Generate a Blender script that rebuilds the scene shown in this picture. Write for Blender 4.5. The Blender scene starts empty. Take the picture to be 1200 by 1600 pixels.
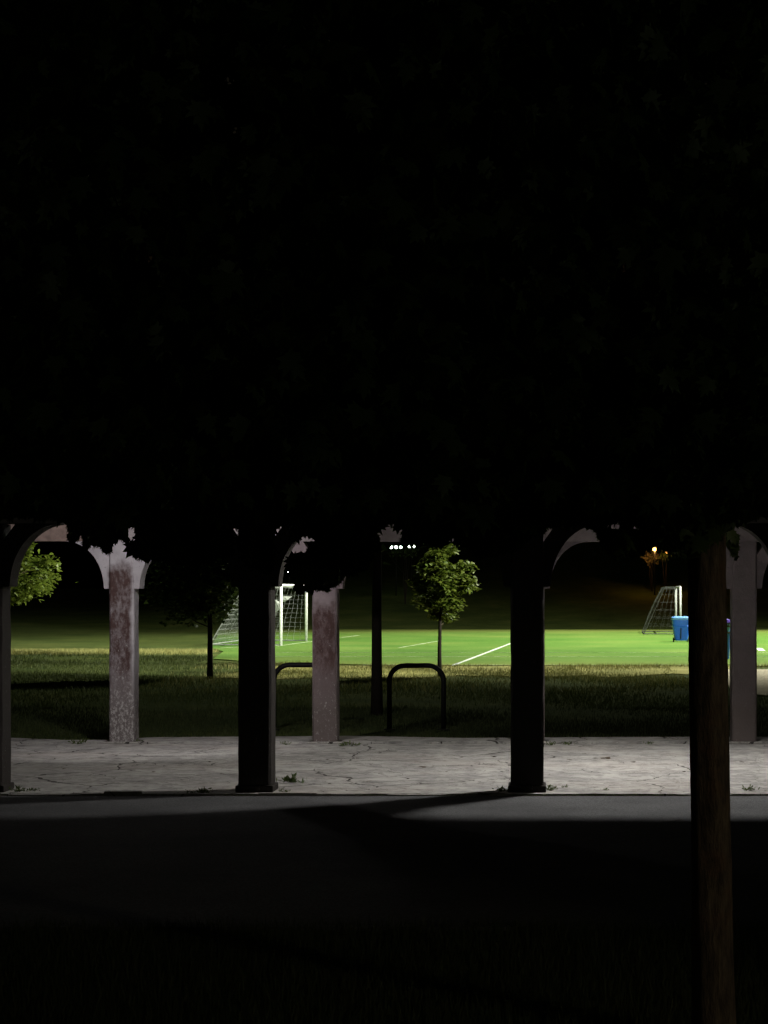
import bpy, bmesh, math, random
import numpy as np
from mathutils import Vector, Matrix
random.seed(7); rng = np.random.default_rng(7)
S = bpy.context.scene
C = S.collection
R = math.radians

# ---------------------------------------------------------------- camera, world, exposure
F = 2800.0; CX = 845.0; HY = 930.0; EH = 1.65      # lens in photo pixels, level camera, cropped picture
cam_d = bpy.data.cameras.new('camera'); cam = bpy.data.objects.new('camera', cam_d); C.objects.link(cam)
cam.location = (0, 0, EH); cam.rotation_euler = (R(90), 0, 0)
cam_d.sensor_fit = 'VERTICAL'; cam_d.sensor_height = 36; cam_d.lens = 36*F/1600
cam_d.shift_x = -(CX-600)/1600; cam_d.shift_y = (HY-800)/1600
cam_d.clip_start = 0.1; cam_d.clip_end = 1500
S.camera = cam
S.view_settings.view_transform = 'Standard'; S.view_settings.look = 'None'
S.view_settings.exposure = 0; S.view_settings.gamma = 1; S.view_settings.use_curve_mapping = False
W = bpy.data.worlds.new('World'); S.world = W; W.use_nodes = True
wn = W.node_tree.nodes; wl = W.node_tree.links
sky = wn.new('ShaderNodeTexSky'); sky.sky_type = 'NISHITA'; sky.sun_disc = False
sky.sun_elevation = R(-3); sky.sun_rotation = R(200)
bg = wn['Background']; bg.inputs['Strength'].default_value = 0.07
tint = wn.new('ShaderNodeMix'); tint.data_type = 'RGBA'; tint.blend_type = 'MULTIPLY'; tint.inputs[0].default_value = 1
tint.inputs[7].default_value = (0.95, 1.0, 0.72, 1)      # town glow
wl.new(sky.outputs[0], tint.inputs[6]); wl.new(tint.outputs[2], bg.inputs['Color'])
S.cycles.max_bounces = 4; S.cycles.diffuse_bounces = 3; S.cycles.sample_clamp_indirect = 2.0
S.cycles.use_denoising = True

def light(name, kind, loc, target, power, col, parent=None, size=0.1, cone=None, blend=0.3):
    d = bpy.data.lights.new(name, kind); d.energy = power; d.color = col; d.shadow_soft_size = size
    if kind == 'SPOT': d.spot_size = R(cone); d.spot_blend = blend
    o = bpy.data.objects.new(name, d); C.objects.link(o); o.location = loc
    if target is not None:
        o.rotation_euler = (Vector(target)-Vector(loc)).to_track_quat('-Z', 'Y').to_euler()
    return o

# ---------------------------------------------------------------- helpers
def P(px, py, Y):                     # point of the place seen at a pixel of the photo, Y metres away
    return Vector(((px-CX)*Y/F, Y, EH-(py-HY)*Y/F))
def G(px, py, z=0.0):                 # same, on the ground
    Y = (EH-z)*F/(py-HY); return Vector(((px-CX)*Y/F, Y, z))

def tag(o, label=None, cat=None, group=None, kind=None):
    if label: o['label'] = label
    if cat: o['category'] = cat
    if group: o['group'] = group
    if kind: o['kind'] = kind
    return o
def empty(name, loc, label, cat, group=None, rz=0):
    o = bpy.data.objects.new(name, None); C.objects.link(o); o.location = loc; o.rotation_euler = (0, 0, rz)
    o.empty_display_size = 0.1
    return tag(o, label, cat, group)
def link(name, me, mat, parent=None, smooth=False, loc=None):
    o = bpy.data.objects.new(name, me); C.objects.link(o)
    if mat is not None and not me.materials: me.materials.append(mat)
    if smooth: me.shade_smooth()
    if parent is not None: o.parent = parent
    if loc is not None: o.location = loc
    return o
def mesh_np(name, verts, faces_flat, nper):
    me = bpy.data.meshes.new(name); nv = len(verts); nf = len(faces_flat)//nper
    me.vertices.add(nv); me.vertices.foreach_set('co', np.asarray(verts, dtype=np.float32).ravel())
    me.loops.add(len(faces_flat)); me.loops.foreach_set('vertex_index', np.asarray(faces_flat, dtype=np.int32))
    me.polygons.add(nf); me.polygons.foreach_set('loop_start', np.arange(0, nf*nper, nper, dtype=np.int32))
    me.update(calc_edges=True); me.validate()
    return me
class MB:
    def __init__(s): s.bm = bmesh.new()
    def box(s, x0, x1, y0, y1, z0, z1, bev=0.0):
        m = Matrix.Translation(((x0+x1)/2, (y0+y1)/2, (z0+z1)/2)) @ Matrix.Diagonal((x1-x0, y1-y0, z1-z0, 1))
        r = bmesh.ops.create_cube(s.bm, size=1, matrix=m)
        if bev > 0:
            es = list({e for v in r['verts'] for e in v.link_edges})
            bmesh.ops.bevel(s.bm, geom=es, offset=bev, segments=2, affect='EDGES', profile=0.6)
        return s
    def tube(s, pts, rad, n=8, caps=True):
        pts = [Vector(p) for p in pts]
        if not hasattr(rad, '__len__'): rad = [rad]*len(pts)
        rings = []; prev = None
        for i, p in enumerate(pts):
            t = (pts[min(i+1, len(pts)-1)]-pts[max(i-1, 0)]).normalized()
            a = Vector((0, 0, 1)) if abs(t.z) < 0.9 else Vector((1, 0, 0))
            if prev is not None: a = prev
            u = (a - t*a.dot(t)).normalized(); w = t.cross(u); prev = u
            rings.append([s.bm.verts.new(p+(u*math.cos(2*math.pi*k/n)+w*math.sin(2*math.pi*k/n))*rad[i]) for k in range(n)])
        for a, b in zip(rings, rings[1:]):
            for k in range(n): s.bm.faces.new((a[k], a[(k+1) % n], b[(k+1) % n], b[k]))
        if caps: s.bm.faces.new(rings[0][::-1]); s.bm.faces.new(rings[-1])
        return s
    def lathe(s, prof, n=24, cx=0, cy=0):
        rings = [[s.bm.verts.new((cx+r*math.cos(2*math.pi*k/n), cy+r*math.sin(2*math.pi*k/n), z)) for k in range(n)] for r, z in prof]
        for a, b in zip(rings, rings[1:]):
            for k in range(n): s.bm.faces.new((a[k], a[(k+1) % n], b[(k+1) % n], b[k]))
        s.bm.faces.new(rings[0][::-1]); s.bm.faces.new(rings[-1]); return s
    def prism_y(s, poly, y0, y1):
        a = [s.bm.verts.new((x, y0, z)) for x, z in poly]; b = [s.bm.verts.new((x, y1, z)) for x, z in poly]
        n = len(poly); s.bm.faces.new(a); s.bm.faces.new(b[::-1])
        for i in range(n): s.bm.faces.new((a[i], b[i], b[(i+1) % n], a[(i+1) % n]))
        return s
    def prism_z(s, poly, z0, z1):
        a = [s.bm.verts.new((x, y, z0)) for x, y in poly]; b = [s.bm.verts.new((x, y, z1)) for x, y in poly]
        n = len(poly); s.bm.faces.new(a[::-1]); s.bm.faces.new(b)
        for i in range(n): s.bm.faces.new((a[i], a[(i+1) % n], b[(i+1) % n], b[i]))
        return s
    def mesh(s, name):
        bmesh.ops.recalc_face_normals(s.bm, faces=s.bm.faces)
        me = bpy.data.meshes.new(name); s.bm.to_mesh(me); s.bm.free(); return me
    def build(s, name, mat, parent=None, smooth=False, loc=None):
        return link(name, s.mesh(name), mat, parent, smooth, loc)

# ---------------------------------------------------------------- materials
def newmat(name):
    m = bpy.data.materials.new(name); m.use_nodes = True; nt = m.node_tree
    return m, nt, nt.nodes['Principled BSDF']
def nd(nt, t, **kw):
    n = nt.nodes.new(t)
    for k, v in kw.items():
        if k in n.inputs.keys(): n.inputs[k].default_value = v
        else: setattr(n, k, v)
    return n
def coords(nt, scale=(1, 1, 1), kind='Object'):
    tc = nt.nodes.new('ShaderNodeTexCoord'); mp = nt.nodes.new('ShaderNodeMapping')
    mp.inputs['Scale'].default_value = scale; nt.links.new(tc.outputs[kind], mp.inputs[0]); return mp.outputs[0]
def noise(nt, vec, scale, detail=5, rough=0.6):
    n = nd(nt, 'ShaderNodeTexNoise', Scale=scale, Detail=detail, Roughness=rough); nt.links.new(vec, n.inputs['Vector']); return n.outputs['Fac']
def ramp(nt, fac, stops):
    r = nt.nodes.new('ShaderNodeValToRGB'); el = r.color_ramp.elements
    el[0].position, el[0].color = stops[0][0], (*stops[0][1], 1); el[1].position, el[1].color = stops[-1][0], (*stops[-1][1], 1)
    for p, c in stops[1:-1]: e = el.new(p); e.color = (*c, 1)
    nt.links.new(fac, r.inputs[0]); return r.outputs[0]
def g3(v): return (v, v, v)
def mix(nt, fac, a, b, mode='MIX'):
    m = nt.nodes.new('ShaderNodeMix'); m.data_type = 'RGBA'; m.blend_type = mode
    for s, v in ((m.inputs[0], fac), (m.inputs[6], a), (m.inputs[7], b)):
        if isinstance(v, (tuple, float, int)): s.default_value = (*v, 1) if isinstance(v, tuple) else v
        else: nt.links.new(v, s)
    return m.outputs[2]
def math_(nt, op, a, b=None):
    m = nt.nodes.new('ShaderNodeMath'); m.operation = op
    for i, v in enumerate((a, b)):
        if v is None: continue
        if isinstance(v, (float, int)): m.inputs[i].default_value = v
        else: nt.links.new(v, m.inputs[i])
    return m.outputs[0]
def bump(nt, bsdf, h, strength=0.5, dist=0.02):
    b = nd(nt, 'ShaderNodeBump', Strength=strength, Distance=dist); nt.links.new(h, b.inputs['Height']); nt.links.new(b.outputs[0], bsdf.inputs['Normal'])
def setc(nt, bsdf, c, rough=0.8, spec=0.3):
    if isinstance(c, tuple): bsdf.inputs['Base Color'].default_value = (*c, 1)
    else: nt.links.new(c, bsdf.inputs['Base Color'])
    bsdf.inputs['Roughness'].default_value = rough; bsdf.inputs['Specular IOR Level'].default_value = spec

def simple(name, c, rough=0.7, spec=0.3, nscale=12, amt=0.25, b=0.15, metal=0):
    m, nt, bs = newmat(name); v = coords(nt); f = noise(nt, v, nscale)
    col = ramp(nt, f, [(0.3, tuple(x*(1-amt) for x in c)), (0.7, tuple(min(1, x*(1+amt)) for x in c))])
    setc(nt, bs, col, rough, spec); bs.inputs['Metallic'].default_value = metal; bump(nt, bs, f, b, 0.01); return m

def mat_concrete():
    m, nt, bs = newmat('weathered_concrete'); v = coords(nt)
    n1 = noise(nt, v, 0.9, 6, 0.65); n2 = noise(nt, v, 7, 8, 0.7); n3 = noise(nt, v, 60, 4, 0.6)
    base = ramp(nt, n1, [(0.3, (0.25, 0.237, 0.225)), (0.5, (0.335, 0.32, 0.305)), (0.72, (0.43, 0.415, 0.39))])
    base = mix(nt, 0.7, base, ramp(nt, n2, [(0.32, g3(0.3)), (0.5, g3(0.84)), (0.68, g3(1.3))]), 'MULTIPLY')
    # flaked-off skin of the surface: crisp islands a little lighter and proud
    fl = noise(nt, coords(nt, (1, 1.2, 1)), 2.6, 9, 0.72)
    isl = ramp(nt, fl, [(0.50, g3(0)), (0.515, g3(1))])
    base = mix(nt, math_(nt, 'MULTIPLY', isl, 0.40), base, (0.50, 0.48, 0.44))
    sp = noise(nt, coords(nt, (1, 1.3, 1)), 16, 8, 0.8); zone = noise(nt, v, 1.1, 4)
    pit = math_(nt, 'GREATER_THAN', math_(nt, 'ADD', sp, math_(nt, 'MULTIPLY', zone, 0.35)), 0.80)
    base = mix(nt, math_(nt, 'MULTIPLY', pit, 0.55), base, (0.10, 0.092, 0.085))
    pk = noise(nt, coords(nt, (1, 1.5, 1)), 0.6, 4, 0.5)
    base = mix(nt, math_(nt, 'MULTIPLY', ramp(nt, pk, [(0.5, g3(0)), (0.62, g3(1))]), 0.22), base, (0.34, 0.285, 0.25))
    # cracks
    w = nd(nt, 'ShaderNodeTexNoise', Scale=1.6, Detail=5.0); nt.links.new(v, w.inputs['Vector'])
    wv = nt.nodes.new('ShaderNodeMix'); wv.data_type = 'VECTOR'; wv.inputs[0].default_value = 0.35
    nt.links.new(v, wv.inputs[4]); nt.links.new(w.outputs['Color'], wv.inputs[5])
    vo = nd(nt, 'ShaderNodeTexVoronoi', feature='DISTANCE_TO_EDGE', Scale=0.9); nt.links.new(wv.outputs[1], vo.inputs['Vector'])
    th = math_(nt, 'MULTIPLY', noise(nt, v, 1.7, 2), 0.034)
    cr = math_(nt, 'LESS_THAN', vo.outputs['Distance'], math_(nt, 'SUBTRACT', th, 0.0125))
    vs = nd(nt, 'ShaderNodeTexVoronoi', feature='DISTANCE_TO_EDGE', Scale=4.5); nt.links.new(wv.outputs[1], vs.inputs['Vector'])
    cs = math_(nt, 'LESS_THAN', vs.outputs['Distance'], math_(nt, 'MULTIPLY', math_(nt, 'SUBTRACT', noise(nt, v, 1.3, 3), 0.55), 0.14))
    cr = math_(nt, 'MAXIMUM', cr, cs)
    col = mix(nt, cr, base, (0.05, 0.045, 0.04))
    setc(nt, bs, col, 0.9, 0.2)
    h = math_(nt, 'ADD', math_(nt, 'MULTIPLY', isl, 0.5), math_(nt, 'ADD', n2, math_(nt, 'MULTIPLY', n3, 0.3)))
    h = math_(nt, 'SUBTRACT', math_(nt, 'SUBTRACT', h, math_(nt, 'MULTIPLY', pit, 0.5)), math_(nt, 'MULTIPLY', cr, 1.2)); bump(nt, bs, h, 0.8, 0.014); return m

def mat_asphalt():
    m, nt, bs = newmat('asphalt'); v = coords(nt)
    n = noise(nt, v, 90, 3, 0.7); n2 = noise(nt, v, 1.2, 5)
    vo = nd(nt, 'ShaderNodeTexVoronoi', Scale=110.0); nt.links.new(v, vo.inputs['Vector'])
    c = mix(nt, 1.0, ramp(nt, vo.outputs['Color'], [(0.2, g3(0.055)), (0.9, (0.13, 0.128, 0.132))]), ramp(nt, n2, [(0.3, g3(0.7)), (0.7, g3(1.2))]), 'MULTIPLY')
    setc(nt, bs, c, 0.9, 0.25); bump(nt, bs, n, 0.7, 0.008); return m

def mat_paint(name, top, maroon_lo, maroon_hi, flakes, side=0.0):
    """old mauve paint; a maroon repaint between two heights with a sprayed edge; pale flakes low down"""
    m, nt, bs = newmat(name); v = coords(nt)
    sx = nt.nodes.new('ShaderNodeSeparateXYZ'); nt.links.new(v, sx.inputs[0])
    n1 = noise(nt, v, 4, 6); n2 = noise(nt, v, 28, 8, 0.75); n3 = noise(nt, coords(nt, (1, 1, 0.55)), 38, 9, 0.82)
    base = mix(nt, 0.6, top, ramp(nt, n1, [(0.3, g3(0.62)), (0.7, g3(1.15))]), 'MULTIPLY')
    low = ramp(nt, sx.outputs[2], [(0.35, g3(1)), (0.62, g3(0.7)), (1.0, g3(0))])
    low_tone = tuple(min(x*0.75, y) for x, y in zip(top, (0.088, 0.07, 0.062)))
    base = mix(nt, math_(nt, 'MULTIPLY', low, 0.85), base, low_tone)  # darker, browner tone towards the bottom of the post
    if maroon_hi > maroon_lo:
        z = math_(nt, 'ADD', sx.outputs[2], math_(nt, 'MULTIPLY', math_(nt, 'SUBTRACT', n1, 0.5), 0.5))
        up = nd(nt, 'ShaderNodeMapRange', **{'From Min': maroon_hi, 'From Max': maroon_hi-0.12}); nt.links.new(z, up.inputs['Value'])
        lo = nd(nt, 'ShaderNodeMapRange', **{'From Min': maroon_lo, 'From Max': maroon_lo+0.5}); nt.links.new(z, lo.inputs['Value'])
        sd = math_(nt, 'ABSOLUTE', math_(nt, 'ADD', sx.outputs[0], math_(nt, 'ADD', side, math_(nt, 'MULTIPLY', math_(nt, 'SUBTRACT', n1, 0.5), 0.12))))
        edge = nd(nt, 'ShaderNodeMapRange', **{'From Min': 0.15, 'From Max': 0.11}); nt.links.new(sd, edge.inputs['Value'])
        wn_ = nd(nt, 'ShaderNodeMapRange', **{'From Min': 0.36, 'From Max': 0.56, 'To Min': 0.45, 'To Max': 1.0}); nt.links.new(noise(nt, coords(nt, (1, 1, 0.5)), 11, 8, 0.75), wn_.inputs['Value'])
        msk = math_(nt, 'MULTIPLY', math_(nt, 'MULTIPLY', math_(nt, 'MULTIPLY', up.outputs[0], lo.outputs[0]), edge.outputs[0]), wn_.outputs[0])
        base = mix(nt, msk, base, mix(nt, 0.5, (0.078, 0.044, 0.040), ramp(nt, n2, [(0.3, g3(0.6)), (0.7, g3(1.2))]), 'MULTIPLY'))
    if flakes > 0:
        band = nd(nt, 'ShaderNodeMapRange', **{'From Min': 1.55, 'From Max': 0.2}); nt.links.new(sx.outputs[2], band.inputs['Value'])
        t = math_(nt, 'SUBTRACT', 0.635, math_(nt, 'MULTIPLY', band.outputs[0], 0.085*flakes))
        fk = math_(nt, 'GREATER_THAN', n3, t); base = mix(nt, math_(nt, 'MULTIPLY', fk, 0.75), base, (0.42, 0.40, 0.385))
        dk = math_(nt, 'LESS_THAN', n2, 0.36); base = mix(nt, math_(nt, 'MULTIPLY', dk, 0.7), base, (0.05, 0.04, 0.04))
    setc(nt, bs, base, 0.75, 0.15); bump(nt, bs, math_(nt, 'ADD', n2, n3), 0.5, 0.008); return m

def mat_leaf(name, c1, c2, rough=0.5, trans=0.35):
    m, nt, bs = newmat(name)
    g = nt.nodes.new('ShaderNodeNewGeometry')
    f = math_(nt, 'ADD', math_(nt, 'MULTIPLY', g.outputs['Random Per Island'], 0.8), 0.1)
    oi = nt.nodes.new('ShaderNodeObjectInfo'); f = math_(nt, 'FRACT', math_(nt, 'ADD', f, oi.outputs['Random']))
    col = ramp(nt, f, [(0.0, c1), (1.0, c2)]); setc(nt, bs, col, rough, 0.35)
    tr = nt.nodes.new('ShaderNodeBsdfTranslucent'); nt.links.new(col, tr.inputs[0])
    mx = nt.nodes.new('ShaderNodeMixShader'); mx.inputs[0].default_value = trans
    out = nt.nodes['Material Output']; nt.links.new(bs.outputs[0], mx.inputs[1]); nt.links.new(tr.outputs[0], mx.inputs[2]); nt.links.new(mx.outputs[0], out.inputs[0])
    return m
def mat_bark():
    m, nt, bs = newmat('bark'); v = coords(nt, (1, 1, 0.22)); n = noise(nt, v, 34, 7, 0.7); n2 = noise(nt, coords(nt), 5, 5, 0.6)
    c = ramp(nt, n, [(0.32, (0.03, 0.024, 0.018)), (0.55, (0.105, 0.08, 0.055)), (0.75, (0.19, 0.15, 0.10))])
    c = mix(nt, math_(nt, 'MULTIPLY', ramp(nt, n2, [(0.52, g3(0)), (0.62, g3(1))]), 0.5), c, (0.13, 0.075, 0.045))
    setc(nt, bs, c, 0.9, 0.2); bump(nt, bs, n, 1.0, 0.02); return m
def mat_ground(name, stops, nscale, fine=45.0):
    m, nt, bs = newmat(name); v = coords(nt); n = noise(nt, v, nscale, 7, 0.68); n2 = noise(nt, v, fine, 5, 0.75)
    c = mix(nt, 0.75, ramp(nt, n, stops), ramp(nt, n2, [(0.3, g3(0.55)), (0.7, g3(1.35))]), 'MULTIPLY')
    setc(nt, bs, c, 0.95, 0.1); bump(nt, bs, n2, 0.9, 0.03); return m
def mat_turf():
    m, nt, bs = newmat('turf'); v = coords(nt); n = noise(nt, v, 0.22, 4, 0.55); n2 = noise(nt, v, 5, 6, 0.7)
    c = ramp(nt, n, [(0.3, (0.055, 0.135, 0.022)), (0.5, (0.085, 0.175, 0.03)), (0.7, (0.13, 0.20, 0.042))])
    c = mix(nt, 0.6, c, ramp(nt, n2, [(0.3, g3(0.72)), (0.7, g3(1.25))]), 'MULTIPLY')
    sp = nt.nodes.new('ShaderNodeSeparateXYZ'); nt.links.new(v, sp.inputs[0])      # worn yellow margins along both touchlines
    yy = math_(nt, 'ADD', sp.outputs[1], math_(nt, 'MULTIPLY', math_(nt, 'SUBTRACT', noise(nt, coords(nt, (.25, 1, 1)), 0.8, 4), 0.5), 3.0))
    wr = ramp(nt, math_(nt, 'DIVIDE', math_(nt, 'SUBTRACT', yy, 40.0), 48.0), [(0.03, g3(1)), (0.10, g3(0.25)), (0.2, g3(0.1)), (0.55, g3(0)), (0.78, g3(0.25)), (0.92, g3(1))])
    c = mix(nt, math_(nt, 'MULTIPLY', wr, 0.55), c, (0.24, 0.25, 0.065))
    setc(nt, bs, c, 0.95, 0.1); bump(nt, bs, noise(nt, v, 30, 5), 0.8, 0.03); return m
def mat_emit(name, c, s):
    m, nt, bs = newmat(name); bs.inputs['Base Color'].default_value = (0.8, 0.8, 0.8, 1)
    bs.inputs['Emission Color'].default_value = (*c, 1); bs.inputs['Emission Strength'].default_value = s; return m
M = dict(
    concrete=mat_concrete(), asphalt=mat_asphalt(), bark=mat_bark(), turf=mat_turf(),
    lawn=mat_ground('lawn', [(0.35, (0.035, 0.055, 0.012)), (0.55, (0.062, 0.082, 0.018)), (0.72, (0.10, 0.11, 0.032))], 0.45),
    line=simple('line_paint', (0.60, 0.64, 0.60), nscale=3, amt=0.2),
    leaf=mat_leaf('maple_leaf', (0.03, 0.06, 0.012), (0.075, 0.115, 0.025)),
    leaf_y=mat_leaf('young_leaf', (0.06, 0.10, 0.010), (0.13, 0.165, 0.022)),
    weed=mat_leaf('weed', (0.05, 0.08, 0.02), (0.11, 0.14, 0.04)),
    litter_o=mat_leaf('pale_shrub_leaf', (0.10, 0.09, 0.05), (0.22, 0.20, 0.10)), litter=mat_leaf('dead_leaf', (0.04, 0.028, 0.018), (0.10, 0.07, 0.04)),
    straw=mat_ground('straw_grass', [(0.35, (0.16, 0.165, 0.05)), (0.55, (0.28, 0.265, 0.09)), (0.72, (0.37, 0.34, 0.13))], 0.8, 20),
    blade=mat_leaf('grass_blade', (0.09, 0.11, 0.025), (0.33, 0.31, 0.11), 0.7, 0.2),
    blade_m=mat_leaf('green_blade', (0.035, 0.06, 0.012), (0.10, 0.12, 0.03), 0.7, 0.2), blade_g=mat_leaf('shade_blade', (0.02, 0.035, 0.008), (0.055, 0.065, 0.018), 0.7, 0.2),  # last one is a darker blade copy, shade put into its colour
    blade_t=mat_leaf('turf_blade', (0.05, 0.14, 0.025), (0.10, 0.20, 0.045), 0.7, 0.2),
    beam=simple('beam_paint', (0.30, 0.265, 0.27), nscale=6), beam_brown=simple('beam_brown', (0.24, 0.175, 0.15), nscale=14),
    roof=simple('roof_board', (0.13, 0.11, 0.10), nscale=8), shingle=simple('shingle', (0.07, 0.065, 0.06)),
    iron=simple('black_pipe', (0.012, 0.012, 0.012), 0.5, 0.15), bark_unlit=simple('unlit_bark', (0.022, 0.018, 0.014), 0.9, 0.1, nscale=30), white=simple('white_pipe', (0.76, 0.78, 0.76), 0.4, 0.4),  # dark bark copy has the trunks' lack of light put into its colour
    line_worn=mat_ground('worn_line', [(0.35, (0.12, 0.19, 0.05)), (0.5, (0.35, 0.42, 0.25)), (0.7, (0.62, 0.66, 0.55))], 2.5, 20), white_dim=simple('dimmed_white_pipe', (0.36, 0.38, 0.36), 0.6), net_dim=simple('dimmed_cord', (0.06, 0.065, 0.06), 0.9), net=simple('net_cord', (0.24, 0.26, 0.24), 0.9), cloth=simple('white_sheet', (0.28, 0.30, 0.28)),  # dim pipe and cord: the far goal's weak light put into their colour
    blue=simple('blue_plastic', (0.02, 0.13, 0.78), 0.4, 0.4, amt=0.12), lidb=simple('faded_blue_plastic', (0.14, 0.33, 0.80), 0.45, amt=0.12),
    purple=simple('purple_plastic', (0.10, 0.05, 0.42), 0.5), dark=simple('dark_rubber', (0.02, 0.02, 0.022), 0.6),
    steel=simple('galvanised_steel', (0.35, 0.36, 0.37), 0.5, 0.5), brick=simple('brick_wall', (0.30, 0.19, 0.12), nscale=20),
    sand=mat_ground('sandy_concrete', [(0.3, (0.40, 0.36, 0.27)), (0.7, (0.55, 0.50, 0.38))], 1.5, 25),
    lamp_w=mat_emit('lit_lens_white', (1, 1, 0.94), 14), lamp_g=mat_emit('lit_lens_green', (0.80, 1, 0.82), 12), lamp_o=mat_emit('lit_lens_orange', (1, 0.42, 0.08), 9),
    lamp_d=mat_emit('lit_lens_dim', (0.85, 1, 1), 3.0),
)
PM = {
    'left': mat_paint('post_paint_flaked', (0.46, 0.43, 0.45), 0.35, 2.02, 1.35, side=0.02),
    'mid': mat_paint('post_paint_maroon', (0.27, 0.22, 0.23), 0.45, 1.60, 0.55),
    'plain': mat_paint('post_paint_plain', (0.24, 0.21, 0.22), 0, -1, 0.1),
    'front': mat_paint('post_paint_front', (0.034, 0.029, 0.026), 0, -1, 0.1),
}

# ---------------------------------------------------------------- ground
def terrain_z(X, Y):
    t = max(0.0, min(1.0, (Y-87)/60)); t = t*t*(3-2*t)
    k = max(0.0, min(1.0, (X+26)/16)); top = 2.2+6.3*k*k*(3-2*k)
    return t*top + (0.12*math.sin(X*0.21)*math.sin(Y*0.13) if Y > 90 else 0)*t
xs = sorted(set([-400, -200, -120] + list(range(-80, 81, 4)) + [120, 200, 400])); ys = [-60, -20, 0, 6, 10, 12, 14, 16, 21, 24, 30, 36, 42, 50, 60, 70, 80]+list(range(86, 180, 4))+[220, 300, 500]
vs = [(x, y, terrain_z(x, y)-0.02) for y in ys for x in xs]; nx = len(xs)
fs = []
for j in range(len(ys)-1):
    for i in range(nx-1): fs += [j*nx+i, j*nx+i+1, (j+1)*nx+i+1, (j+1)*nx+i]
tag(link('lawn', mesh_np('lawn', vs, fs, 4), M['lawn'], smooth=True), kind='structure')

def wavy(x0, x1, y, amp, step, seed):
    r = random.Random(seed); out = []; x = x0; o = 0
    while x < x1:
        o = o*0.7 + r.uniform(-amp, amp)*0.6; out.append((x, y+o)); x += step*r.uniform(0.6, 1.4)
    out.append((x1, y)); return out
# asphalt path, with a rough front edge against the lawn
poly = wavy(-14, 12, 8.9, 0.05, 0.15, 3)+[(12, 14.72), (-14, 14.72)]
tag(MB().prism_z(poly, -0.3, 0.0).build('asphalt_path', M['asphalt']), kind='structure')
# concrete floor under the pavilion: broken front edge, a strip along the rear row of posts
front = wavy(-12, 10, 14.79, 0.022, 0.05, 5); rear = wavy(-12, 10, 19.74, 0.03, 0.12, 9)[::-1]
tag(MB().prism_z(front+rear, -0.3, 0.012).build('concrete_floor', M['concrete']), kind='structure')
def arc_pts(pts): return [(G(px, py).x, G(px, py).y) for px, py in pts]
st = [(-12, 19.84), (-4.75, 19.80)]+wavy(-4.7, -1.2, 19.80, 0.02, 0.15, 6)+wavy(-1.1, 10, 19.86, 0.03, 0.12, 8)
bk = [(10, 20.6), (1, 20.5), (-0.9, 20.35), (-2.2, 20.65), (-4.45, 20.45), (-4.75, 20.1), (-5.3, 20.05), (-6.3, 20.5), (-12, 20.6)]
tag(MB().prism_z(st+bk, -0.3, 0.03).build('rear_kerb_strip', M['concrete']), kind='structure')
# broken slabs of the front lip
lip = empty('broken_lip', (0, 0, 0), None, None); lip['kind'] = 'structure'
r = random.Random(11); x = -6.5
while x < 3.2:
    w = r.uniform(0.12, 0.6); d = r.uniform(0.035, 0.10); y = 14.745
    pl = [(x, y+r.uniform(0, .012)), (x+w*0.5, y-r.uniform(0, .012)), (x+w, y+r.uniform(0, .012)), (x+w-0.02, y+d), (x+w*0.4, y+d*r.uniform(.7, 1.1)), (x+0.01, y+d*0.9)]
    if r.random() < 0.75: MB().prism_z(pl, -0.05, 0.006+r.uniform(0, 0.03)).build('concrete_piece', M['concrete'], lip)
    x += w+r.uniform(0.01, 0.25)

# playing field, painted lines
tf = [(-9.3, 52.5), (-8.5, 46.5), (-6.5, 43.5), (-3.0, 42.2), (4, 41.8), (60, 41.8), (60, 86), (-15.5, 86), (-13.0, 72), (-11.0, 60), (-10.3, 56)]
tag(MB().prism_z(tf, -0.3, 0.004).build('playing_field', M['turf']), kind='structure')
vg = wavy(-6.5, 4.5, 36.6, 1.3, 0.35, 31)+wavy(-6.5, 4.5, 41.9, 0.12, 0.4, 32)[::-1]
tag(MB().prism_z(vg, -0.3, 0.001).build('dry_verge', M['straw']), kind='structure')
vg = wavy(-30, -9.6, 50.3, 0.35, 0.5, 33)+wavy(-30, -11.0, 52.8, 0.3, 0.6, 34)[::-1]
tag(MB().prism_z(vg, -0.3, -0.008).build('lit_edge_strip', M['straw']), kind='structure')  # pale strip painting in the bright lit edge of the left lawn
pad = arc_pts([(1133, 1046), (1150, 1046), (1260, 1046), (1400, 1047), (1500, 1090), (1240, 1092), (1190, 1086), (1160, 1082), (1142, 1078), (1134, 1062)])
tag(MB().prism_z(pad, -0.3, 0.006).build('sandy_path', M['sand']), kind='structure')
def stripe(a, b, w, i):
    a = Vector(a).to_2d(); b = Vector(b).to_2d(); d = (b-a).normalized(); n = Vector((-d.y, d.x))*w/2; rr = random.Random(i)
    k = max(2, int((b-a).length/0.8)); L = []; Rr = []
    for j in range(k+1):
        p = a.lerp(b, j/k); q = n*rr.uniform(0.8, 1.2); L.append(p+q); Rr.append(p-q)
    return MB().prism_z([tuple(v) for v in Rr]+[tuple(v) for v in L[::-1]], 0.0, 0.0085).build('painted_line', M['line' if i in (2, 3, 8) else 'line_worn'])
for i, (a, b, w) in enumerate([
    ((-8.6, 51.4), (30, 51.4), 0.06), ((-7.2, 48.0), (30, 47.8), 0.09),
    (G(708, 1040), G(797, 1006), 0.085), (G(797, 1006), G(815, 1000), 0.1), (G(623, 1012.5), G(684, 1002), 0.09),
    ((-4.2, 42.25), (30, 41.95), 0.09), (G(437, 1009), G(560, 993), 0.08), (G(345, 1012.5), G(437, 1009), 0.08),
    (G(1184, 1013), G(1191, 1017), 0.2)]):
    tag(stripe(a, b, w, i), kind='structure')

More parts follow.
